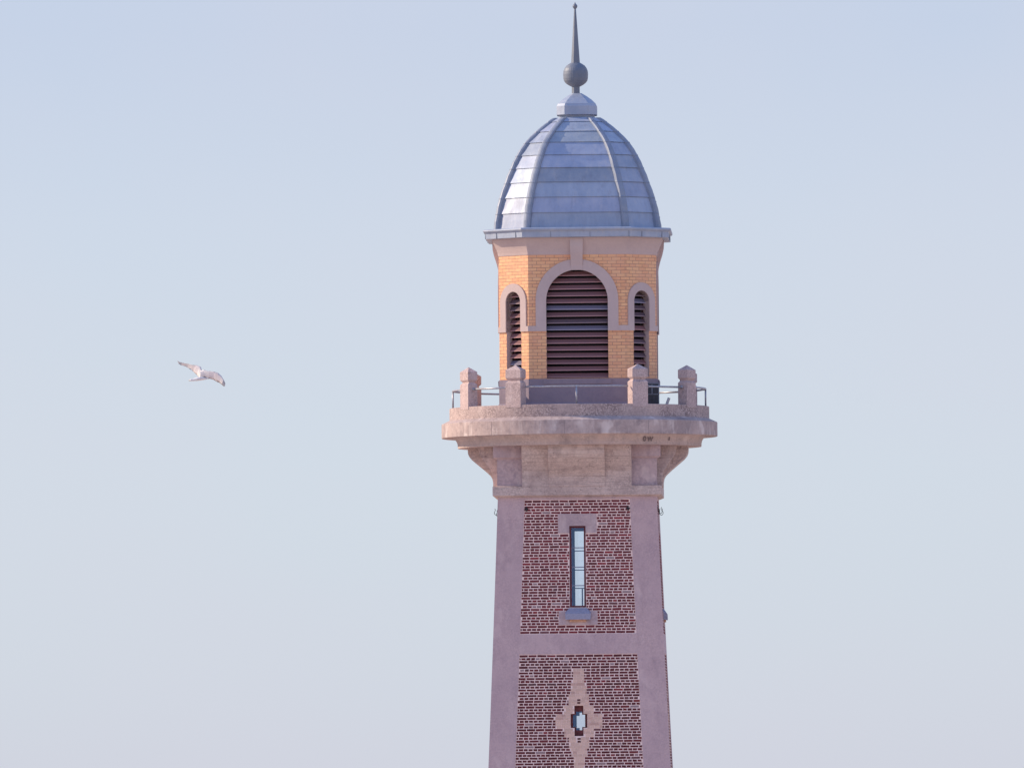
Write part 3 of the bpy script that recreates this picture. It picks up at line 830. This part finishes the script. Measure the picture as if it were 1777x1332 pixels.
# ------------------------------------------------------------------ loose things on the balcony
cb = empty('equipment_cabinet', None, (0, 0, 0))
tag(cb, 'dark metal cabinet with pale frame lines, behind a balcony post at the right', 'cabinet')
cx0, cx1, cyb0, cyb1 = 122, 143, -140, -118
b = MB(); b.box(cx0, cx1, cyb0, cyb1, zdk + .5, Z(666, 130)); b.build('body', M['cabinet'], cb)
f = MB()
yf = cyb0 - .8
for (x0, x1, ya, yb) in ((cx0, cx1, 684.4, 686), (cx0 + 8, cx0 + 10, 667.5, 684.4), (cx0, cx1, 665.4, 667.2), (cx1 - 1.4, cx1 + .4, 667.2, 702)):
    f.box(x0, x1, yf, cyb0 + .2, Z(yb, 138), Z(ya, 138))
f.build('frame', M['cabinetframe'], cb)
pp = MB(); pp.tube([(148, -150, zdk), (160.5, -150, Z(691.5, 150))], 2.4, 12)
po = pp.build('leaning_pipe', M['rail']); tag(po, 'short grey pipe end leaning over the parapet between the two right posts', 'pipe')

# ------------------------------------------------------------------ the gull
rv = Vector((math.cos(THETA), math.sin(THETA), 0)); fv = Vector((-math.sin(THETA), math.cos(THETA), 0))
BX, BZ = 350 - 1002.8, Z(640.0)
def bp(cx, cy, dep):
    x = 280 + cx / 12.69 - 350; z = -(600 + cy / 12.69 - 645)
    return rv * x + fv * dep + Vector((0, 0, z))
white = plain('gull_white', (.80, .76, .77), .8, 0, .06, 8); grey = plain('gull_grey', (.72, .66, .69), .8, 0, .12, 8); dk = plain('gull_wingtip', (.40, .40, .46), .8, 0, .2, 8)
bl = plain('gull_bill', (.55, .40, .16), .6, 0, .1, 8)
g_ = MB()
def wing(st, thick):
    loops = []
    for (lx, ly, tx_, ty, dl, dt), th in zip(st, thick):
        L = bp(lx, ly, dl); Tt = bp(tx_, ty, dt); ch = Tt - L
        nrm = Vector((.1, -.6, .75)); nrm = (nrm - ch.normalized() * nrm.dot(ch.normalized())).normalized() if ch.length > 0 else nrm
        pr = [(0, 0), (.12, .6), (.35, 1), (.7, .6), (1, .05), (.7, .1), (.35, .15), (.12, -.2)]
        loops.append([tuple(L + ch * a + nrm * (b_ * th)) for a, b_ in pr])
    return loops
Lw = wing([(900, 560, 850, 700, -2, 4), (870, 450, 770, 620, 0, 8), (780, 412, 690, 540, 4, 13), (680, 402, 600, 475, 8, 17), (560, 368, 520, 425, 13, 20), (450, 345, 420, 398, 17, 22), (390, 328, 372, 368, 20, 23), (348, 300, 344, 312, 22, 23)],
          [2.2, 2.0, 1.6, 1.3, 1.0, .8, .6, .3])
Rw = wing([(840, 540, 860, 700, -1, 3), (930, 515, 940, 680, -4, 0), (1040, 545, 1040, 705, -8, -3), (1150, 558, 1150, 740, -12, -6), (1250, 590, 1220, 785, -15, -9), (1330, 665, 1280, 810, -17, -12), (1380, 750, 1330, 850, -18, -14), (1412, 830, 1368, 885, -18, -15), (1400, 885, 1385, 895, -17, -16)],
          [2.2, 2.0, 1.7, 1.4, 1.2, 1.0, .8, .6, .3])
def wadd(L, tipn, midm):
    n = len(L)
    for k in range(n - 1):
        m_ = 2 if k >= n - 1 - tipn else 0
        b0 = len(g_.v); g_.v += L[k] + L[k + 1]; g_.uv += [(0, 0)] * 16
        for i in range(8):
            j = (i + 1) % 8
            mm = m_ if m_ == 2 else (1 if i < 4 and k in midm else 0)
            g_.f.append([b0 + i, b0 + j, b0 + 8 + j, b0 + 8 + i]); g_.m.append(mm); g_.c.append((1., 1., 1.))
wadd(Lw, 2, (1, 2)); wadd(Rw, 2, (2, 3, 4))
# body: beak, head, neck, breast, rump, tail fan
bs_ = [(592, 752, 0, .2, .2, 3), (612, 748, 0, .6, .6, 3), (616, 746, 0, 1.2, 1.1, 0), (645, 738, 0, 2.0, 1.9, 0), (680, 736, 0, 2.1, 2.0, 0), (720, 730, 0, 2.3, 2.3, 0), (780, 718, 0, 3.4, 3.1, 0), (850, 706, 0, 3.9, 3.5, 0),
       (920, 705, 0, 3.3, 2.7, 0), (975, 710, 0, 2.3, 1.6, 0), (1010, 712, 0, 2.8, .8, 0), (1050, 714, 0, 3.8, .4, 0)]
loops = []
for cx, cy, dp, ry, rz, mm in bs_:
    c = bp(cx, cy, dp)
    loops.append([tuple(c + fv * (ry * math.cos(a)) + Vector((0, 0, rz * math.sin(a)))) for a in [2 * math.pi * k / 12 for k in range(12)]])
for k in range(len(loops) - 1): g_.loft(loops[k:k + 2], bs_[k][5], k == 0, k == len(loops) - 2)
loc = rv * BX + Vector((0, 0, BZ)); 
go = g_.build('gull', [white, grey, dk, bl], None, smooth=True)
go.location = loc * U
tag(go, 'white gull gliding with spread drooping wings and greyish wing tips in the open sky', 'bird')
